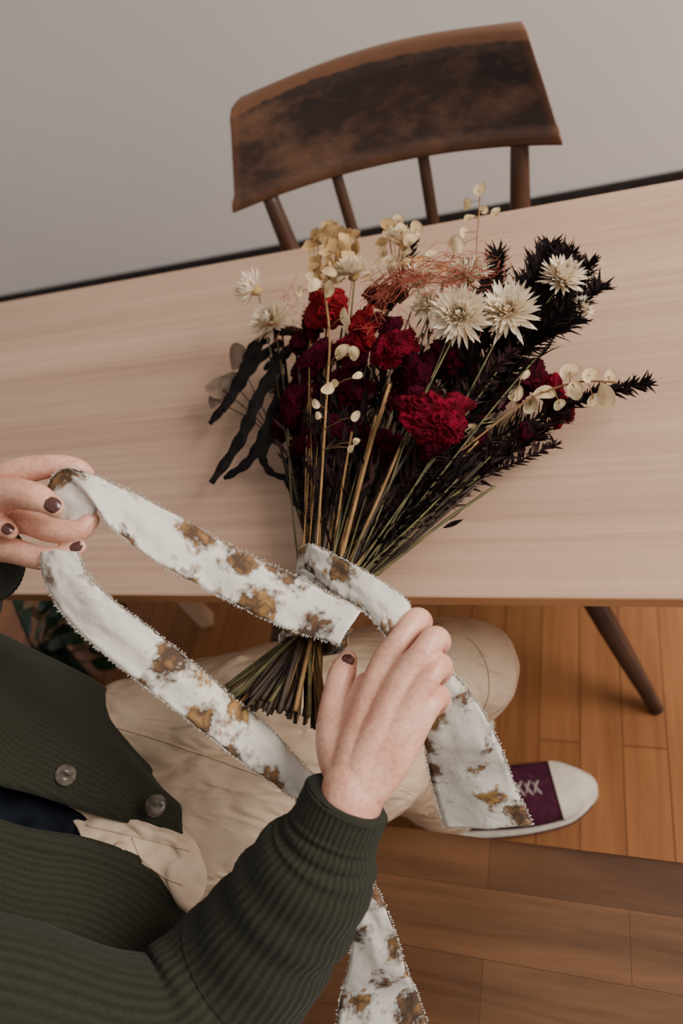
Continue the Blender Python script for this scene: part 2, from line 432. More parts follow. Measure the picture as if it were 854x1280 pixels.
# ------------------------------------------------------------------ plant
c0 = P(95, 862, 0); plant = empty("potted_plant", c0); mb = MB()
tube(mb, [c0, c0 + V((0, 0, .01)), c0 + V((0, 0, .13)), c0 + V((0, 0, .14)), c0 + V((0, 0, .12))], [.045, .05, .068, .066, .06], 32)
mb.build("pot", [M_black], plant)
mb = MB(); M_green = simple("plant_leaf", (.02, .055, .022), (.01, .028, .012), 30, .4)
for i in range(64):
    a = RD.uniform(-2.6, 1.6); el = RD.uniform(.1, 1.2); d = V((math.cos(a) * math.cos(el), math.sin(a) * math.cos(el), math.sin(el)))
    L = RD.uniform(.06, .22); st = c0 + V((0, 0, .12)); q = st + d * L + V((0, 0, .02))
    if q.x > -.84: continue
    tube(mb, [st, st.lerp(q, .5) + V((0, 0, .02)), q], .0015, 6)
    leaf(mb, q, d + V((0, 0, -.5)), V((0, 0, 1)) + rv(.3), RD.uniform(.05, .08), .035, 0, -.2, 5)
mb.build("leaves", [M_green], plant)

# ------------------------------------------------------------------ sneakers
def sneaker(name, heel, toe):
    root = empty(name, heel); d = (toe - heel); L = d.length; d.normalize(); s = V((d.y, -d.x, 0)); zz = V((0, 0, 1))
    def sec(t):
        w = .035 + .020 * math.sin(math.pi * min(1, t * 1.05)) ** .7 * (.6 + .6 * t)
        w *= min(1, math.sqrt(max(0, 1 - ((t - .74) / .26) ** 2))) if t > .74 else 1
        w *= min(1, math.sqrt(max(0, 1 - ((.1 - t) / .1) ** 2))) if t < .1 else 1
        return w
    hts = [(0, .10), (.12, .125), (.3, .12), (.42, .10), (.6, .078), (.78, .062), (.9, .054), (.97, .042), (1, .034)]
    def ht(t):
        for (a, x), (b_, y) in zip(hts, hts[1:]):
            if t <= b_: return x + (y - x) * (t - a) / (b_ - a)
        return .034
    def loft(mbx, t0, t1, grow, zb, topf, mi, n=26, K=44):
        vs = []; fs = []
        for i in range(K + 1):
            f = i / K; f = .5 - .5 * math.cos(math.pi * f); t = t0 + (t1 - t0) * f; tt = (t - t0) / (t1 - t0) if t0 < .3 else t
            w = sec(min(max(tt, .0005), .9995)) + grow * min(1, 8 * (1 - tt) ** .5, 8 * max(0, tt) ** .5 + .01); h = topf(t)
            for j in range(n):
                a = 2 * math.pi * j / n; c, q = math.cos(a), math.sin(a)
                e = .55 if q < 0 else .8
                x = w * math.copysign(abs(c) ** e, c) * (1 - .35 * max(0, q) * min(1, h / .1))
                z = zb + (h - zb) * (.5 + .5 * math.copysign(abs(q) ** e, q))
                vs.append(heel + d * (t * L) + s * x + zz * z)
        for i in range(K):
            for j in range(n): fs.append((i * n + j, i * n + (j + 1) % n, (i + 1) * n + (j + 1) % n, (i + 1) * n + j))
        fs.append(tuple(range(n))[::-1]); fs.append(tuple(K * n + j for j in range(n))); mbx.add(vs, fs, mi)
    a = MB(); loft(a, .01, .985, 0, .012, ht, 0); a.build("canvas_upper", [M_canvas], root)
    a = MB(); loft(a, -.02, 1.02, .006, .0, lambda t: .034, 0, 30, 60); loft(a, .76, 1.0, .0025, .012, lambda t: ht(t) + .004, 0)
    for sg in (-1, 1):
        tube(a, cr([heel + d * (L * (t * 1.04 - .02)) + s * (sg * (sec(t) + .0062)) + zz * .018 for t in (.1, .3, .5, .7, .8, .88, .94)], 4), .0014, 6, 1)
    a.build("rubber_sole", [M_rubber, M_canvas], root)
    a = MB()
    for i in range(6):
        t = .38 + i * .052; h = ht(t)
        for sg in (-1, 1):
            tube(a, cr([heel + d * ((t - .02) * L) + s * (sg * .014) + zz * (h - .003), heel + d * (t * L) + zz * (h + .002), heel + d * ((t + .03) * L) - s * (sg * .014) + zz * (ht(t + .03) - .003)], 4), .0019, 8, 0, None, .6)
    a.build("laces", [M_lace], root)
    return root
toe1 = P(749, 985, 0); toe1.z = 0
heel1 = V((-.312, .322, 0)); sneaker("canvas_sneaker", heel1, heel1 + (toe1 - heel1).normalized() * .272)
heel2 = V((-.50, .455, 0)); sneaker("canvas_sneaker.001", heel2, heel2 + V((.26, .05, 0)))

# ------------------------------------------------------------------ woman
woman = empty("woman", (-.66, .1, .45))
mb = MB()
hipL = V((-.62, .235, .555)); hipR = V((-.67, .07, .55)); kL = V((-.205, .372, .55)); kR = P(450, 958, .545)
capsule(mb, [hipL, hipL.lerp(kL, .5) + V((0, 0, .012)), kL, kL + V((.0, .02, -.07)), V((-.34, .43, .28)), V((-.44, .455, .12))], [.098, .086, .068, .066, .06, .062], 24)
capsule(mb, [hipR, hipR.lerp(kR, .5) + V((0, 0, .012)), kR, V((-.295, .285, .46)), V((-.30, .305, .28)), V((-.285, .325, .12))], [.100, .088, .070, .066, .058, .060], 24)
capsule(mb, [V((-.64, .20, .56)), V((-.69, .04, .56))], [.11, .11], 24)
# cloth folds at the bent knees and hips
for c_, a_, r_ in ((kL + V((-.05, -.02, .055)), V((.01, .07, 0)), .009), (kL + V((-.085, -.03, .058)), V((.02, .07, 0)), .008), (hipL + V((.12, .05, .088)), V((.05, .05, 0)), .010), (hipR + V((.11, .05, .088)), V((.03, .06, 0)), .010),
                   (hipR + V((.17, .06, .084)), V((.045, .06, 0)), .009), (kR + V((-.06, -.02, .062)), V((.02, .06, 0)), .009), (hipL + V((.22, .06, .082)), V((.09, .03, 0)), .008)):
    capsule(mb, [c_ - a_, c_ + V((.004, 0, .003)), c_ + a_], [r_ * .6, r_, r_ * .6], 12)
trs = mb.build("trousers", [M_trs], woman); remesh(trs, .004, 7, .012, .09)
mb = MB()
def onsurf(o, lst, n=8, lift=.0003):
    out = []
    for q in cr([V((a, b, 0)) for a, b in lst], n):
        p, nn = surf(o, q.x, q.y, .6); out.append(p + nn * lift)
    return out
tube(mb, onsurf(trs, [(130, 905), (200, 925), (270, 950), (340, 975)]), .0009, 6)
tube(mb, onsurf(trs, [(558, 792), (588, 800), (608, 830), (611, 868), (600, 896)]), .0009, 6)
mb.build("trouser_seams", [M_trs], woman)
def crease(p):
    q = p - V((-.6, .1, .6)); dd = q.x * 26 + q.y * 60; w = noise.noise(p * 24) * 2.2
    r = 1 - abs(math.sin(dd * .9 + w)); p = p.copy(); p.z += .010 * (r ** 2) + .004 * noise.noise(p * 70); return p
mb = MB()
g = [[P(78, 992, .688), P(130, 1000, .680), P(185, 1012, .664), P(228, 1030, .645)],
     [P(92, 1025, .700), P(150, 1040, .688), P(205, 1048, .668), P(246, 1062, .645)],
     [P(110, 1062, .700), P(165, 1080, .686), P(218, 1090, .664), P(258, 1095, .636)],
     [P(140, 1100, .675), P(190, 1118, .660), P(228, 1140, .64), P(256, 1128, .62)]]
patch(mb, g, 18, 0, .003, 40, 3, crease)
wf = mb.build("waist_folds", [M_trs2], woman); so = wf.modifiers.new("th", 'SOLIDIFY'); so.thickness = .003
mb = MB()
tube(mb, onsurf(wf, [(108, 1032), (150, 1042), (195, 1052), (236, 1064)]), .0009, 6)
tube(mb, onsurf(wf, [(165, 1048), (178, 1075), (205, 1096), (228, 1106)]), .0009, 6)
c, nn = surf(wf, 150, 1060, .69); tube(mb, [c, c + nn * .002, c + nn * .003], [.007, .007, .005], 16)
mb.build("waist_seams", [M_trs], woman)
shR = V((-.57, -.07, 1.0)); shL = V((-.80, .27, 1.0))
mb = MB()
capsule(mb, [V((-.70, .12, .60)), V((-.75, .12, .70)), V((-.80, .11, .84))], [.10, .09, .085], 28)
capsule(mb, [V((-.76, .21, .99)), V((-.62, .0, .99))], [.06, .06], 20)
capsule(mb, [V((-.76, .12, .84)), V((-.69, .10, 1.02)), V((-.66, .10, 1.12))], [.08, .06, .05], 20)
shirt = mb.build("shirt", [M_shirt], woman); remesh(shirt, .008, 8, .01, .08)
mb = MB()
patch(mb, [PL([(-300, 860, .96), (-100, 915, .84), (0, 945, .765), (70, 975, .715), (120, 1000, .69)]), PL([(-300, 930, .95), (-100, 970, .83), (0, 1005, .760), (70, 1030, .715), (108, 1040, .70)]), PL([(-300, 1010, .96), (-100, 1040, .83), (0, 1070, .765), (70, 1085, .715), (105, 1080, .70)])], 8, 0, .010, 22, 5)
mb.build("shirt_front", [M_shirt], woman)
mb = MB()
capsule(mb, [V((-.74, .10, .60)), V((-.80, .10, .80)), V((-.80, .09, .96))], [.12, .12, .11], 28)
capsule(mb, [shL + V((.01, -.03, 0)), V((-.74, .1, 1.02)), shR + V((-.01, .03, 0))], [.072, .07, .072], 20)
o = mb.build("cardigan_back", [M_knitp], woman); remesh(o, .008, 8)
def low(p, dz, dx=0, dy=0): return V((p.x + dx, p.y + dy, p.z - dz))
A = PL([(-420, 640, 1.0), (-130, 760, .88), (5, 826, .785), (75, 862, .72), (135, 912, .665), (212, 995, .62)])
B_ = PL([(-400, 760, 1.05), (-110, 850, .92), (0, 895, .825), (75, 925, .755), (155, 962, .695), (224, 1014, .650)])
C = PL([(-380, 860, 1.04), (-90, 930, .90), (0, 968, .81), (80, 992, .740), (160, 1018, .690), (228, 1036, .652)])
A0 = [low(p, .09, -.01, .035) for p in A]
C1 = [low(p, .012, 0, -.004) for p in C]
mb = MB(); patch(mb, [A0, A, B_, C, C1], 8, 0, .004, 15)
clf = mb.build("cardigan_left_front", [M_knitp], woman); so = clf.modifiers.new("th", 'SOLIDIFY'); so.thickness = .005
C2 = [p.lerp(q, .48) for p, q in zip(C, B_)]
mb = MB(); patch(mb, [[p + V((0, 0, .001)) for p in C], [p.lerp(q, .15) + V((0, 0, .009)) for p, q in zip(C, C2)], [p.lerp(q, .85) + V((0, 0, .010)) for p, q in zip(C, C2)], [p + V((0, 0, .001)) for p in C2]], 8, 0, .002, 15)
plk = mb.build("button_placket", [M_knitp], woman); so = plk.modifiers.new("th", 'SOLIDIFY'); so.thickness = .004
A = PL([(-330, 960, .99), (-140, 985, .90), (0, 1035, .80), (110, 1060, .722), (200, 1097, .665), (243, 1150, .62)])
B_ = PL([(-330, 1080, 1.0), (-140, 1100, .90), (0, 1120, .80), (105, 1135, .73), (185, 1160, .67), (235, 1190, .63)])
C = PL([(-330, 1300, .97), (-140, 1300, .88), (0, 1270, .77), (95, 1260, .70), (170, 1255, .64), (225, 1250, .60)])
D_ = [low(p, .10, -.01, -.05) for p in C]
mb = MB(); patch(mb, [[low(p, .012) for p in A], A, B_, C, D_], 8, 0, .004, 15)
o = mb.build("cardigan_right_front", [M_knitp], woman); so = o.modifiers.new("th", 'SOLIDIFY'); so.thickness = .005
E2 = [p.lerp(q, .22) for p, q in zip(A, B_)]
mb = MB(); patch(mb, [[p + V((0, 0, .001)) for p in A], [p.lerp(q, .15) + V((0, 0, .008)) for p, q in zip(A, E2)], [p.lerp(q, .85) + V((0, 0, .009)) for p, q in zip(A, E2)], [p + V((0, 0, .001)) for p in E2]], 8, 0, .002, 15)
o = mb.build("buttonhole_placket", [M_knitp], woman); so = o.modifiers.new("th", 'SOLIDIFY'); so.thickness = .004
mb = MB()
for (u, v) in ((80, 970), (197, 1008)):
    c, nn = surf(plk, u, v, .7); nn = (nn if nn.z > 0 else -nn); nn = (nn + (CAM - c).normalized() * .7).normalized(); c = c + nn * .004
    tube(mb, [c - nn * .004, c, c + nn * .002, c + nn * .005, c + nn * .0045], [.006, .0095, .0115, .0105, .007], 24, 0)
    tube(mb, [c + nn * .004 + V((.002, 0, 0)), c + nn * .0065, c + nn * .004 - V((.002, 0, 0))], .001, 6, 0)
mb.build("buttons", [M_horn], woman)
cuff = P(433, 1000, .803)
path = [shR, V((-.49, -.055, .86)), P(170, 1310, .735), P(285, 1228, .70), P(350, 1150, .735), P(398, 1078, .772), P(412, 1050, .785), P(420, 1030, .792), cuff]
rr = [.07, .068, .068, .068, .060, .052, .041, .0385, .0375]
def sleeve(name, path, rr):
    mb = MB(); p = cr(path, 14); r = crf(rr, 14)
    for i in range(len(p)):
        s = i / len(p); w = 1 if .25 < s < .8 else .3
        r[i] *= 1 + .06 * w * noise.noise(V((i * .22, 3, 1))) + .03 * w * math.sin(i * .75)
    tube(mb, p, r, 368, 0, None, .92, False, 46, .007)
    d = (p[-1] - p[-2]).normalized()
    tube(mb, [p[-1], p[-1] + d * .002, p[-1] - d * .004, p[-1] - d * .03], [r[-1], r[-1] * .96, r[-1] * .90, r[-1] * .86], 96, 0, None, .92, False)
    return mb.build(name, [M_knit], woman)
sleeve("cardigan_sleeve_right", path, rr)
pathL = [shL, V((-.83, .25, .88)), V((-.82, .24, .79)), V((-.75, .27, .82)), V((-.68, .30, .88)), P(-45, 705, .945), P(-8, 703, .955)]
sleeve("cardigan_sleeve_left", pathL, [.07, .066, .062, .055, .048, .042, .038])

# hands -------------------------------------------------------------
def hand(name, chains, extra=()):
    mb = MB()
    for pts, rad in chains: capsule(mb, PL(pts), rad, 20, 6)
    for e in extra: capsule(mb, e[0], e[1], 20, 4)
    o = mb.build(name, [M_skin], woman); remesh(o, .0014, 7)
    return o
W = (437, 985, .805)
chains = [
    ([W, (452, 915, .812), (480, 834, .822), (502, 798, .831), (519, 776, .826), (528, 778, .806), (519, 792, .790), (505, 802, .782)], [.020, .0170, .0140, .0114, .0119, .0100, .009, .0072]),
    ([(445, 985, .805), (472, 920, .816), (505, 850, .827), (528, 816, .835), (543, 799, .828), (550, 804, .806), (538, 816, .790), (520, 826, .784)], [.020, .0172, .0142, .0113, .0119, .0102, .009, .0074]),
    ([(450, 988, .803), (486, 930, .812), (519, 873, .823), (538, 844, .828), (549, 832, .820), (553, 840, .800), (542, 850, .786), (525, 858, .782)], [.019, .0168, .0136, .0109, .0114, .0098, .0086, .007]),
    ([(455, 992, .80), (493, 948, .806), (522, 902, .813), (539, 880, .815), (548, 870, .806), (551, 877, .790), (541, 886, .778), (528, 892, .775)], [.018, .0160, .0126, .0099, .0102, .0088, .0078, .0064]),
    ([(438, 978, .798), (424, 938, .798), (420, 898, .802), (421, 866, .806), (428, 842, .806), (435, 825, .802)], [.020, .0205, .0172, .0128, .0133, .0094]),
    ([(438, 945, .798), (447, 900, .800), (460, 860, .808)], [.020, .019, .0145]),
    ([(470, 950, .795), (492, 905, .80), (508, 870, .806)], [.020, .019, .014]),
    ([(446, 965, .804), (466, 905, .812), (490, 850, .820)], [.019, .0170, .0130]),
    ([(452, 965, .804), (482, 915, .811), (510, 866, .820)], [.019, .0168, .0128]),
    ([(458, 970, .801), (492, 930, .808), (519, 890, .815)], [.018, .0160, .0120]),
]
fa = [(PL([W, (432, 1010, .80), (420, 1045, .79)]), [.0235, .0245, .026]), (PL([(450, 988, .80), (438, 1015, .797), (425, 1050, .787)]), [.0225, .024, .026])]
rh = hand("right_hand", chains, fa)
chl = [
    ([(-62, 655, .965), (-20, 615, .985), (20, 592, .993), (62, 583, .990), (94, 585, .980), (108, 592, .970)], [.020, .017, .0145, .0116, .0104, .0078]),
    ([(-62, 665, .97), (-25, 632, .998), (12, 618, 1.010), (46, 622, 1.010), (68, 634, 1.002)], [.020, .019, .0148, .0130, .0090]),
    ([(-62, 665, .96), (-20, 655, .972), (25, 650, .974), (62, 662, .972), (96, 664, .966), (114, 650, .965)], [.019, .016, .0132, .0118, .0106, .0080]),
    ([(-62, 675, .955), (-25, 682, .962), (15, 688, .964), (52, 698, .960), (80, 695, .956), (98, 684, .956)], [.018, .0150, .0124, .0110, .0098, .0074]),
    ([(-62, 680, .95), (-35, 668, .972), (-12, 656, .990), (2, 658, .992), (12, 664, .988)], [.017, .0135, .0112, .0100, .0078]),
]
fl = [([P(-62, 668, .962), P(-90, 690, .95)], [.026, .027])]
lh = hand("left_hand", chl, fl)
def nail(mb, o, c, tip, L, W_):
    p, n = surf(o, *c); p2, n2 = surf(o, *tip); d = (p2 - p); d = (d - n * d.dot(n)).normalized(); s = d.cross(n); vs = []; fs = []
    for i in range(11):
        t = i / 10 * 2 - 1; w = math.sqrt(max(0, 1 - abs(t) ** 2.8)) * .98 + .02
        for j in range(9):
            a = (j / 8 * 2 - 1); vs.append(p + d * (t * L / 2) + s * (a * w * W_ / 2) + n * (.0014 - (a * w) ** 2 * W_ * .20 - t * t * L * .05))
    for i in range(10):
        for j in range(8): fs.append((i * 9 + j, i * 9 + j + 1, i * 9 + j + 10, i * 9 + j + 9))
    mb.add(vs, fs)
mb = MB()
nail(mb, rh, (436, 824), (439, 815), .0125, .0125)
nail(mb, lh, (66, 631), (72, 635), .0145, .0135)
nail(mb, lh, (95, 683), (99, 679), .012, .0105)
nail(mb, lh, (10, 661), (14, 664), .011, .0105)
o = mb.build("nails", [M_nail], woman); so = o.modifiers.new("th", 'SOLIDIFY'); so.thickness = .0008
hc = V((-.60, .13, 1.24)); fd = V((.85, .45, -.25)).normalized(); sd = fd.cross(V((0, 0, 1))).normalized(); ud = sd.cross(fd)
def hp(f, s, u): return hc + fd * f + sd * s + ud * u
mb = MB()
Rh = Matrix((fd, sd, ud)).transposed()
ell(mb, hc, .095, .075, .105, 0, Rh, 32); ell(mb, hp(.03, 0, -.055), .06, .055, .06, 0, Rh)
capsule(mb, [hp(.09, 0, .0), hp(.112, 0, -.03)], [.008, .013], 12)
for s in (-1, 1):
    ell(mb, hp(-.01, s * .077, -.01), .018, .008, .03, 0, Rh, 12)
capsule(mb, [hp(.085, -.02, -.062), hp(.096, 0, -.06), hp(.085, .02, -.062)], [.005, .008, .005], 10)
capsule(mb, [hp(-.02, 0, -.06), V((-.67, .10, 1.06))], [.05, .052], 20)
o = mb.build("head", [M_skin], woman); remesh(o, .004, 4)
mb = MB()
ell(mb, hp(-.02, 0, .02), .10, .085, .105, 0, Rh, 32)
capsule(mb, [hp(-.06, 0, .0), hp(-.12, 0, -.03), hp(-.13, 0, -.06)], [.06, .045, .03], 16)
o = mb.build("hair", [M_hair], woman); remesh(o, .005, 3, .01, .02)
mb = MB()
for s in (-1, 1): ell(mb, hp(.082, s * .03, .005), .012, .014, .012, 0, Rh, 12)
mb.build("eyes", [M_shirt], woman)

# ------------------------------------------------------------------ bouquet
bq = empty("flower_bouquet", P(470, 520, .76))
cream = simple("straw_petal", (.86, .75, .58), (.66, .51, .33), 60, .7, .2, .0005, trans=.2)
creamc = simple("straw_centre", (.50, .33, .13), (.30, .18, .06), 300, .9, .5, .001)
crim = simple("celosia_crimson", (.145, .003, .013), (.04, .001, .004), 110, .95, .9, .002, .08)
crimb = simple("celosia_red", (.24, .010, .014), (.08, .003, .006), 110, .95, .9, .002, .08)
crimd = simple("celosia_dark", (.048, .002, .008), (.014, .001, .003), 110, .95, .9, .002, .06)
gold = simple("gold_petal", (.56, .36, .16), (.36, .21, .08), 70, .7, .2, .0005, trans=.2)
podm = simple("seed_pod", (.76, .58, .35), (.54, .37, .18), 60, .6, .2, .0005, trans=.25)
lun = simple("lunaria_disc", (.28, .19, .13), (.16, .10, .07), 60, .5, .2, .0005, trans=.3)
darkf = simple("dark_foliage", (.018, .010, .009), (.007, .004, .004), 90, .85, .2, .001, .1)
brnf = simple("plum_foliage", (.045, .020, .018), (.018, .009, .008), 90, .85, .2, .001, .1)
strap = simple("black_strap_leaf", (.013, .009, .008), (.004, .003, .003), 55, .8, .9, .004, .1)
copper = simple("copper_fibre", (.46, .12, .07), (.30, .06, .035), 60, .5)
st_o = simple("olive_stem", (.12, .095, .035), (.055, .045, .018), 60, .7)
st_g = simple("golden_stem", (.26, .14, .05), (.15, .075, .025), 60, .7)
st_d = simple("dark_stem", (.050, .028, .017), (.020, .011, .008), 60, .7)
UPN = V((-.05, -.35, .92)).normalized()
Bp = P(405, 748, .79)
axis = (P(480, 520, .80) - P(365, 890, .79)).normalized()
side = axis.cross(V((0, 0, 1))).normalized()
mS = MB()
def stem(head, r=.002, mi=0, wob=.006, s=None):
    lat = max(-1, min(1, (head - Bp).dot(side) / .16))
    b = Bp + side * (lat * .020 + RD.uniform(-.008, .008)) + V((0, 0, RD.uniform(-.014, .012)))
    m1 = head.lerp(b, .35) + rv(wob); m2 = head.lerp(b, .72) + rv(wob * .6)
    m1.z = max(m1.z, .765); m2.z = max(m2.z, .768)
    s = min(1, max(0, .5 - lat * .42 + RD.uniform(-.22, .22))) if s is None else s
    e = P(284 + 126 * s + RD.uniform(-4, 4), 876 + 34 * s + RD.uniform(-18, 6), .785 + RD.uniform(-.02, .018))
    pts = cr([head, m1, m2, b, b.lerp(e, .5) + rv(.002), e], 6); tube(mS, pts, [r * (.75 + .35 * i / len(pts)) for i in range(len(pts))], 7, mi)

mF = MB()
def straw(c, n, R, open_=1.0):
    n = n.normalized(); a = n.orthogonal().normalized(); b = n.cross(a)
    for k in range(7):
        el = math.radians([-4, 10, 24, 38, 52, 68, 82][k]) + (1 - open_)
        cnt = [34, 36, 34, 30, 26, 18, 12][k]
        for i in range(cnt):
            t = 2 * math.pi * (i + .5 * k) / cnt + RD.uniform(-.1, .1); rad = a * math.cos(t) + b * math.sin(t)
            e = el + RD.uniform(-.2, .2); d = rad * math.cos(e) + n * math.sin(e)
            nn = n * math.cos(e) - rad * math.sin(e)
            L = R * [.92, .90, .82, .70, .56, .42, .30][k] * RD.uniform(.78, 1.1)
            leaf(mF, c + rad * (R * .12) + n * (R * .05 * k), d, nn, L, R * .14, 0, RD.uniform(-.1, .35), 4, .35, .6)
    ell(mF, c + n * (R * .2), R * .24, R * .24, R * .2, 1, None, 14)
    ell(mF, c - n * (R * .1), R * .3, R * .3, R * .2, 1, None, 12)
for (u, v, z, n, R, op) in [(318, 362, .84, V((-.5, .1, .35)), .031, .7), (340, 404, .83, V((-.35, -.1, .9)), .034, 1), (442, 342, .87, V((0, .4, .8)), .029, .9),
                        (577, 396, .905, V((-.1, -.5, .8)), .034, .9), (635, 392, .885, V((.1, -.35, .9)), .035, .95), (702, 350, .875, V((.3, .1, .8)), .029, .85),
                        (585, 345, .885, V((-.2, .2, .9)), .030, 1), (525, 352, .87, V((.1, .3, .9)), .027, 1), (500, 300, .86, V((-.1, .5, .8)), .023, .9), (570, 308, .85, V((.2, .6, .6)), .015, .8), (726, 386, .85, V((.6, 0, .5)), .015, .8), (535, 385, .87, V((-.2, -.2, .9)), .022, .8)]:
    c = P(u, v, z); straw(c, n, R, op); stem(c - n.normalized() * .006, .0013, 0)
mF.build("strawflowers", [cream, creamc], bq)

ICO = {}
for sd_ in (5, 6):
    _bm = bmesh.new(); bmesh.ops.create_icosphere(_bm, subdivisions=sd_, radius=1)
    ICO[sd_] = ([v.co.copy() for v in _bm.verts], [tuple(v.index for v in f.verts) for f in _bm.faces]); _bm.free()
mC = MB()
def lobe(c, n, R, mi, seed, sub=5, el=(1.2, .85), sq=.7):
    n = n.normalized(); a = n.orthogonal().normalized(); b = n.cross(a); t = seed * 1.7; a, b = a * math.cos(t) + b * math.sin(t), b * math.cos(t) - a * math.sin(t)
    vs = []; sv = V((seed, seed * 2, 0))
    for p in ICO[sub][0]:
        q = p * 1.6 + sv; w = V((noise.noise(q), noise.noise(q + V((5, 1, 2))), noise.noise(q + V((1, 8, 3)))))
        r1 = 1 - min(1, abs(noise.noise(p * 2.6 + w * 2.2 + sv)) * 4.0)
        r2 = 1 - min(1, abs(noise.noise(p * 7.5 + w * 3 + sv)) * 2.6)
        r3 = noise.noise(p * 22 + sv)
        tw = .3 + .7 * max(0, min(1, p.z * .9 + .6))
        r = R * (.70 + .17 * math.sqrt(r1) * tw + .10 * r2 * tw + .05 * r3 + .38 * noise.noise(p * 1.3 + sv))
        x, y, z = p.x * r * el[0], p.y * r * el[1], p.z * r * sq
        if p.z < 0: k = 1 + .75 * p.z; x *= k; y *= k; z *= 1.5
        vs.append(c + a * x + b * y + n * z)
    mC.add(vs, ICO[sub][1], mi)
def celosia(c, n, R, mi, seed):
    n = n.normalized(); a = n.orthogonal().normalized(); b = n.cross(a)
    lobe(c, n, R * .92, mi, seed, 6 if mi < 2 else 5)
    for k in range(4 if mi < 2 else 2):
        t = seed + k * 1.9; o_ = (a * math.cos(t) + b * math.sin(t)) * (R * RD.uniform(.5, .85))
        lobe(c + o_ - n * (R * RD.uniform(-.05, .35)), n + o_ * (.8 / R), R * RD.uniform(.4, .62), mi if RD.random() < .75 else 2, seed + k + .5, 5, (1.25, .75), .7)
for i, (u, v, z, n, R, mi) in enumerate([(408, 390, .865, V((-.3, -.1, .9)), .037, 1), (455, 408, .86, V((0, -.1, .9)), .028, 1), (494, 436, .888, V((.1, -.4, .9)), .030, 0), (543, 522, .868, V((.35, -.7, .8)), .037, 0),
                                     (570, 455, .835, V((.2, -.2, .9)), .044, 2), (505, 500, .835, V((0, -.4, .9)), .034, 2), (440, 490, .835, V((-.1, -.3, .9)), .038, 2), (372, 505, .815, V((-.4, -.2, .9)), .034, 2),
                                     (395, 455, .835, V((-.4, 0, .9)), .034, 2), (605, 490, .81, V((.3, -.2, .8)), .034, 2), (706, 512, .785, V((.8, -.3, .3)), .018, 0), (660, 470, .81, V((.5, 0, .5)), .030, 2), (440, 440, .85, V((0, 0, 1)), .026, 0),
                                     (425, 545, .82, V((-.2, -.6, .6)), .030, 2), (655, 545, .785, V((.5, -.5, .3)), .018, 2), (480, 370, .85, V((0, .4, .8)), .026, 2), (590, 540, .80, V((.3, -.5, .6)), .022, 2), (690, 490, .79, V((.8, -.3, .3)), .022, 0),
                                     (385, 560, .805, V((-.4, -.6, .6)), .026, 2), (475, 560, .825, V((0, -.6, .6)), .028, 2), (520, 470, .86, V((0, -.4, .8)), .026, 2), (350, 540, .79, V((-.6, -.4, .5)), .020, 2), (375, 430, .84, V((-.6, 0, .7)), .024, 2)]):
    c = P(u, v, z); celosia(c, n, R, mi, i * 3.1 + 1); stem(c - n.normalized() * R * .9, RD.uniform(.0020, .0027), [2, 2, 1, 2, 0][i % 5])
mC.build("celosia_heads", [crim, crimb, crimd], bq)

mP = MB()
def pod(c, n, a, b, mi, rot=None):
    n = n.normalized(); ax = n.orthogonal().normalized(); t = RD.uniform(0, 6.28) if rot is None else rot
    bx = n.cross(ax); ax, bx = ax * math.cos(t) + bx * math.sin(t), bx * math.cos(t) - ax * math.sin(t)
    vs = [c + n * (.12 * a)]; K = 18; fs = []; ph = RD.uniform(0, 6)
    for rr_, h in ((.55, .08), (.9, 0), (1, .06)):
        for j in range(K):
            th = 2 * math.pi * j / K; vs.append(c + ax * (a * rr_ * math.cos(th)) + bx * (b * rr_ * math.sin(th)) + n * (h * a + .18 * a * rr_ * math.sin(2 * th + ph)))
    for j in range(K):
        j2 = (j + 1) % K; fs.append((0, 1 + j, 1 + j2))
        for q in (0, 1): fs.append((1 + q * K + j, 1 + (q + 1) * K + j, 1 + (q + 1) * K + j2, 1 + q * K + j2))
    mP.add(vs, fs, mi)
right_pods = [(713, 464, .83, 14), (738, 469, .83, 12), (763, 471, .825, 10), (758, 495, .82, 16), (720, 488, .825, 13), (681, 492, .82, 15), (664, 507, .81, 12), (645, 492, .82, 13), (652, 468, .83, 12), (590, 536, .82, 10), (587, 548, .81, 9), (612, 528, .81, 9), (700, 506, .81, 9), (742, 500, .815, 9)]
spine = PL([(430, 690, .80), (520, 610, .80), (600, 545, .81), (660, 500, .82), (720, 478, .825), (770, 478, .825)])
sp = cr(spine, 8); tube(mS, sp, .0011, 6, 1)
for (u, v, z, r) in right_pods:
    c = P(u, v, z); pod(c, UPN + rv(.4), r * .00082, r * .00064, 0); q = min(sp, key=lambda s: (s - c).length + (0 if s.x < c.x else .02)); tube(mS, cr([q, q.lerp(c, .5) + V((0, 0, .004)), c], 3), .0006, 5, 1)
top = [(600, 236, .86, 11), (584, 255, .86, 9), (588, 272, .86, 10), (620, 265, .855, 8), (571, 306, .86, 14), (605, 262, .86, 7), (580, 290, .86, 8)]
sp2 = cr(PL([(545, 400, .86), (590, 340, .86), (597, 290, .86), (600, 245, .86)]), 6); tube(mS, sp2, .0009, 6, 1)
for (u, v, z, r) in top:
    c = P(u, v, z); pod(c, UPN + rv(.5), r * .0009, r * .00072, 0); q = min(sp2, key=lambda s: (s - c).length); tube(mS, [q, q.lerp(c, .5), c], .0005, 5, 1)
cluster = [(485, 280), (500, 275), (492, 298), (480, 315), (508, 318), (515, 300), (497, 335), (530, 342), (540, 318), (485, 292), (503, 288), (512, 330), (478, 303), (520, 285), (488, 325), (548, 335), (525, 325), (470, 330), (462, 345), (505, 305)]
for (u, v) in cluster:
    c = P(u + RD.uniform(-3, 3), v, .865 + RD.uniform(-.01, .01)); pod(c, UPN + rv(.6), .0102, .008, RD.choice([0, 0, 1])); tube(mS, [c, P(500, 380, .855)], .0006, 5, 1)
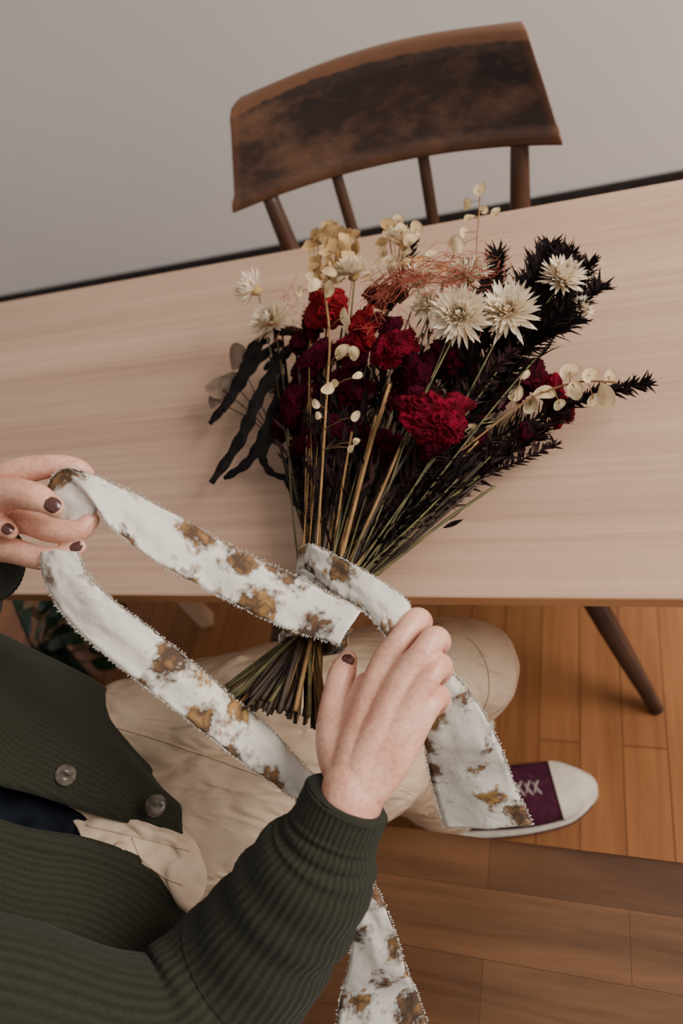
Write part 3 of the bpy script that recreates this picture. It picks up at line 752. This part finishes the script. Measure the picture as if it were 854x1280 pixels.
left = [(393, 357, 14), (412, 361, 14), (432, 396, 14), (428, 440, 14), (443, 442, 12), (410, 486, 12), (395, 505, 8), (447, 470, 8), (418, 480, 9), (412, 340, 13), (398, 520, 7), (388, 345, 10), (375, 364, 9), (425, 350, 10), (445, 520, 8), (440, 560, 9), (446, 552, 7)]
sp3 = cr(PL([(395, 700, .80), (402, 600, .84), (408, 500, .885), (412, 420, .895), (405, 360, .89)]), 8); tube(mS, sp3, .0014, 7, 1)
for (u, v, r) in left:
    c = P(u, v, .905); pod(c, UPN + rv(.5), r * .00076, r * .00054, 0); q = min(sp3, key=lambda s: (s - c).length); tube(mS, [q, q.lerp(c, .6) + V((0, 0, .003)), c], .0006, 5, 1)
for i in range(48):
    a = RD.uniform(0, 6.28); r = math.sqrt(RD.random()); c = P(417 + 34 * r * math.cos(a), 316 + 34 * r * math.sin(a), .865 + .012 * (1 - r))
    n = (UPN + rv(.7)).normalized(); ax = n.orthogonal().normalized(); bx = n.cross(ax); t0 = RD.uniform(0, 6)
    for j in range(4):
        t = t0 + j * math.pi / 2; d = ax * math.cos(t) + bx * math.sin(t); leaf(mP, c, d, n, .0125, .0125, 1, .15, 4, .1, .6)
    if i % 4 == 0: stem(c, .0008, 1)
for (u, v, z, a, b) in [(297, 447, .80, .022, .018), (275, 484, .795, .023, .019), (292, 478, .79, .019, .016), (345, 480, .80, .015, .017), (270, 500, .785, .014, .012)]:
    pod(P(u, v, z), UPN + rv(.3), a, b, 2); tube(mS, cr([P(u, v, z), P(350, 560, .79), Bp], 5), .0009, 6, 2)
mP.build("seed_pods_and_florets", [podm, gold, lun], bq)

mD = MB()
def frond(path, L, mi, dens=1.0, W_=.0034, t0=.12):
    p = cr(PL(path), 14); tube(mD, p, [.0016 * (1 - .6 * i / len(p)) for i in range(len(p))], 6, mi)
    tot = sum((p[i + 1] - p[i]).length for i in range(len(p) - 1)); acc = 0
    for i in range(len(p) - 1):
        acc += (p[i + 1] - p[i]).length; f = acc / tot
        if f < t0: continue
        T = (p[i + 1] - p[i]).normalized(); S = T.cross(V((0, 0, 1))).normalized()
        for _ in range(max(1, int(round(3 * dens)))):
            for sg in (-1, 1):
                b0 = p[i].lerp(p[i + 1], RD.random())
                d = T * RD.uniform(.4, 1.2) + S * sg * RD.uniform(.3, 1.3) + V((0, 0, RD.uniform(-.3 if b0.z > .79 else 0, .6)))
                l = L * RD.uniform(.5, 1.45) * (1 - .5 * f ** 3) * min(1, .5 + f * 2)
                leaf(mD, b0, d, V((0, 0, 1)) + rv(.6), l, W_ * RD.uniform(.5, 1.2), mi, RD.uniform(-.3, .7), 5, .3, .45)
Bq = (410, 735, .79)
frond([Bq, (500, 640, .80), (575, 520, .82), (635, 430, .85), (680, 370, .865), (704, 315, .86)], .031, 0, 1.3)
frond([Bq, (510, 640, .80), (600, 510, .82), (665, 425, .85), (715, 385, .855), (750, 360, .85)], .030, 0, 1.6)
frond([Bq, (520, 640, .79), (600, 560, .79), (690, 515, .795), (760, 490, .80), (810, 480, .80)], .024, 0)
frond([Bq, (520, 655, .785), (600, 590, .785), (660, 550, .785), (705, 520, .785)], .026, 1)
frond([(560, 500, .83), (600, 420, .865), (615, 360, .875), (622, 315, .87)], .026, 0, 1.6)
frond([(600, 460, .84), (650, 400, .86), (665, 350, .86), (688, 308, .855)], .028, 0, 1.6, .0044)
frond([(620, 450, .84), (665, 395, .85), (690, 345, .85), (712, 318, .85)], .028, 0, 1.6, .0044)
frond([(640, 440, .84), (690, 390, .85), (722, 350, .85), (735, 330, .85)], .028, 0, 1.4)
frond([(600, 480, .83), (645, 440, .845), (690, 415, .85), (725, 400, .845)], .026, 0, 1.2)
frond([Bq, (470, 650, .80), (540, 560, .83), (600, 480, .85), (640, 440, .855)], .026, 1)
frond([Bq, (490, 665, .78), (570, 610, .78), (640, 580, .775), (695, 556, .775)], .022, 1, .7)
frond([Bq, (500, 655, .785), (580, 600, .785), (640, 560, .785), (680, 545, .785)], .026, 0, .7)
frond([(480, 400, .86), (505, 350, .865), (518, 302, .865)], .016, 0, .7)
frond([Bq, (440, 640, .79), (500, 580, .81), (560, 520, .82)], .022, 1, .7)
frond([Bq, (395, 640, .78), (375, 560, .79), (350, 480, .80), (345, 440, .80)], .022, 0, .6)
frond([Bq, (400, 650, .79), (400, 570, .80), (395, 500, .81)], .018, 1, .7)
for (cu, cv, su, sv, nn, zz) in [(500, 480, 90, 60, 380, .822), (430, 530, 60, 60, 260, .82), (600, 440, 60, 60, 170, .83), (540, 590, 60, 50, 160, .795), (410, 600, 30, 60, 150, .805), (460, 600, 50, 50, 220, .805)]:
    for _ in range(nn):
        c = P(RD.gauss(cu, su * .5), RD.gauss(cv, sv * .5), zz + RD.uniform(-.02, .02)); d = (c - Bp).normalized() + rv(.5)
        leaf(mD, c, d, UPN + rv(.6), RD.uniform(.015, .036), RD.uniform(.002, .006), RD.choice([0, 0, 1]), RD.uniform(-.4, .4), 5)
for path, w in [([(352, 425, .815), (318, 455, .81), (290, 495, .80), (262, 530, .79)], .013), ([(350, 455, .82), (322, 500, .815), (300, 550, .80), (264, 604, .785)], .014),
                ([(345, 420, .81), (325, 430, .815), (300, 470, .81), (280, 515, .795)], .012), ([(368, 540, .79), (345, 520, .80), (328, 560, .79), (338, 590, .775), (372, 600, .77)], .008),
                ([(372, 550, .79), (362, 590, .775), (374, 636, .765)], .012), ([(355, 470, .81), (335, 530, .80), (312, 575, .785), (280, 598, .775)], .012), ([(352, 410, .82), (390, 420, .82), (355, 440, .82), (330, 462, .81)], .011),
                ([(360, 480, .80), (345, 530, .795), (325, 575, .785)], .011), ([(372, 430, .825), (350, 450, .82), (325, 490, .81), (312, 520, .80)], .012), ([(378, 420, .83), (350, 415, .825), (320, 428, .815), (305, 450, .81)], .011)]:
    p = cr(PL(path), 10); k = len(p)
    tube(mD, p, [w * (.25 + .75 * math.sin(math.pi * min(1, (i + 1.5) / (k + 1))) ** .5) * (1 + .18 * math.sin(i * 1.3 + w * 900)) * .62 for i in range(k)], 12, 2, V((.2, -.3, 1)), .32)
    tube(mD, cr([p[0], P(370, 560, .79), Bp], 6), .0016, 6, 0)
mD.build("dark_foliage", [darkf, brnf, strap], bq)
mW = MB()
for i in range(46):
    a = P(RD.uniform(448, 480), RD.uniform(350, 388), .885); b = P(RD.uniform(560, 625), RD.uniform(315, 368), .895)
    k = 14; pts = []; ph = RD.uniform(0, 6); am = RD.uniform(.002, .005)
    for j in range(k):
        t = j / (k - 1); q = a.lerp(b, t); q.z += .018 * math.sin(math.pi * t) + .004 * noise.noise(V((j, i, 0)))
        q += V((0, 1, .3)) * (am * math.sin(j * 1.9 + ph)); pts.append(q)
    tube(mW, cr(pts, 3), .00034, 4)
for i in range(40):
    c = P(RD.uniform(455, 620), RD.uniform(325, 420), .885); tube(mW, cr([c, c + rv(.02), c + rv(.03), c + rv(.035)], 4), .00032, 4)
for i in range(24):
    c = P(RD.uniform(340, 380), RD.uniform(370, 430), .83); tube(mW, cr([c, c + rv(.02), c + rv(.03)], 4), .0003, 4)
mW.build("copper_fibres", [copper], bq)
for i in range(70):
    h = P(RD.uniform(400, 620), RD.uniform(490, 610), RD.uniform(.785, .81)); stem(h, RD.uniform(.0010, .0022), RD.choice([0, 0, 1, 2, 2, 2, 2]))
for (u, v, z, r) in [(487, 480, .875, .0026), (470, 520, .85, .0019), (500, 560, .845, .0022), (440, 540, .85, .0018)]:
    stem(P(u, v, z), r, 1, .003)
mS.build("stems", [st_o, st_g, st_d], bq)

# ------------------------------------------------------------------ ribbon
rb = empty("fabric_ribbon", P(250, 700, .80))
def strip(name, prs, seed=0, arch=.003, amp=.004):
    mb = MB(); n = 12; A = cr([P(a[0], a[1], a[2]) for a in prs], n); B = cr([P(a[3], a[4], a[5] if len(a) > 5 else a[2]) for a in prs], n)
    C = 14; vs = []; uvs = []; fs = []; L = seed * .37
    for i in range(len(A)):
        if i: L += ((A[i] + B[i]) / 2 - (A[i - 1] + B[i - 1]) / 2).length
        T = (A[min(i + 1, len(A) - 1)] - A[max(0, i - 1)]); S = (B[i] - A[i]); w = S.length; Nn = T.cross(S).normalized()
        if Nn.z < 0: Nn = -Nn
        for j in range(C + 1):
            t = j / C; e = RD.uniform(-.0009, .0009) if j in (0, C) else 0
            p = A[i].lerp(B[i], t) + Nn * (arch * math.sin(math.pi * t) + amp * noise.noise(V((L * 22, t * 2.4, seed))) + .0014 * noise.noise(V((L * 90, t * 7, seed)))) + S.normalized() * e
            vs.append(p); uvs.append((L, t * w + seed * .21))
    for i in range(len(A) - 1):
        for j in range(C): a = i * (C + 1) + j; fs.append((a, a + 1, a + C + 2, a + C + 1))
    mb.add(vs, fs, 0, uvs)
    for i in range(0, len(A) - 1):
        for E, O in ((A, B), (B, A)):
            for _ in range(6):
                t = RD.random(); q = E[i].lerp(E[i + 1], t); o_ = (E[i] - O[i]).normalized()
                tube(mb, [q, q + o_ * RD.uniform(.0004, .0022) + rv(.0012)], .00010, 3, 0, None, 1, False)
    o = mb.build(name, [M_ribbon], rb); so = o.modifiers.new("th", 'SOLIDIFY'); so.thickness = .0004
    return o
strip("ribbon_upper_loop", [(66, 655, .965, 100, 662, .965), (58, 618, .985, 118, 640, .972), (72, 590, .995, 122, 632, .975), (100, 588, .995, 130, 648, .972), (160, 612, .965, 150, 668, .955), (225, 648, .93, 205, 708, .92), (300, 688, .89, 275, 745, .88), (380, 726, .855, 350, 782, .85), (452, 764, .838, 425, 806, .838)], 1)
strip("ribbon_lower_loop", [(52, 690, .972, 96, 690, .972), (56, 725, .965, 108, 716, .965), (85, 775, .94, 140, 750, .94), (140, 825, .90, 190, 788, .90), (200, 872, .86, 242, 830, .86), (255, 915, .815, 285, 868, .815), (310, 958, .775, 335, 908, .775), (360, 992, .75, 385, 962, .75), (420, 1030, .73, 440, 1010, .73)], 2)
strip("ribbon_diagonal", [(372, 730, .79, 374, 690, .79), (385, 722, .815, 388, 682, .82), (420, 742, .832, 425, 698, .832), (460, 768, .838, 468, 722, .838), (487, 800, .835, 505, 748, .835), (497, 812, .82, 518, 772, .82), (515, 835, .79, 540, 800, .79), (535, 860, .78, 568, 832, .78)], 3)
strip("ribbon_tail_right", [(520, 845, .785, 562, 838, .785), (527, 880, .765, 590, 868, .765), (532, 930, .72, 622, 925, .72), (540, 980, .66, 640, 975, .66), (556, 1034, .60, 666, 1030, .60)], 4)
strip("ribbon_tail_lower", [(425, 1060, .70, 440, 1050, .70), (432, 1105, .66, 458, 1085, .66), (440, 1155, .61, 488, 1150, .61), (437, 1205, .56, 508, 1212, .56), (425, 1250, .52, 522, 1245, .52), (418, 1310, .50, 545, 1310, .50)], 5)
def wrap(name, c, ax, r, w, seed, tilt=0):
    mb = MB(); ax = ax.normalized(); a = ax.cross(V((0, 0, 1))).normalized(); b = a.cross(ax).normalized()
    vs = []; fs = []; uvs = []; K = 72; C = 16
    for i in range(K + 1):
        t = 2 * math.pi * i / K
        for j in range(C + 1):
            s = j / C - .5; rr_ = r * (1 + .07 * math.sin(j * 1.5 + math.sin(t * 2) * 2) + .08 * noise.noise(V((math.cos(t) * 2, math.sin(t) * 2, j * .4 + seed)))) + .001 * abs(s)
            p = c + a * (math.cos(t) * rr_ * 1.12) + b * (math.sin(t) * rr_ * .82) + ax * (s * w + math.cos(t) * tilt + .003 * noise.noise(V((math.cos(t), math.sin(t), seed + 5))))
            vs.append(p); uvs.append((seed * .3 + t * r, s * w + seed * .17))
    for i in range(K):
        for j in range(C): q = i * (C + 1) + j; fs.append((q, q + 1, q + C + 2, q + C + 1))
    mb.add(vs, fs, 0, uvs); o = mb.build(name, [M_ribbon], rb); so = o.modifiers.new("th", 'SOLIDIFY'); so.thickness = .0008
wrap("ribbon_wrap_1", P(400, 778, .792), axis, .031, .052, 1.3, .003)
wrap("ribbon_wrap_2", P(405, 752, .793), axis, .031, .036, 2.6, -.012)
# ------------------------------------------------------------------ light
w = bpy.data.worlds.new("world"); bpy.context.scene.world = w; w.use_nodes = True
bg = w.node_tree.nodes["Background"]; bg.inputs[0].default_value = (1, .98, .955, 1); bg.inputs[1].default_value = .56
def area(name, loc, target, size, power, col):
    l = bpy.data.lights.new(name, 'AREA'); l.shape = 'RECTANGLE'; l.size = size[0]; l.size_y = size[1]; l.energy = power; l.color = col
    o = bpy.data.objects.new(name, l); o.location = loc; o.rotation_euler = (V(target) - V(loc)).to_track_quat('-Z', 'Y').to_euler(); bpy.context.collection.objects.link(o)
area("window_light", (2.2, .7, 2.2), (-.1, .6, .6), (1.8, 1.6), 150, (1, .955, .90))
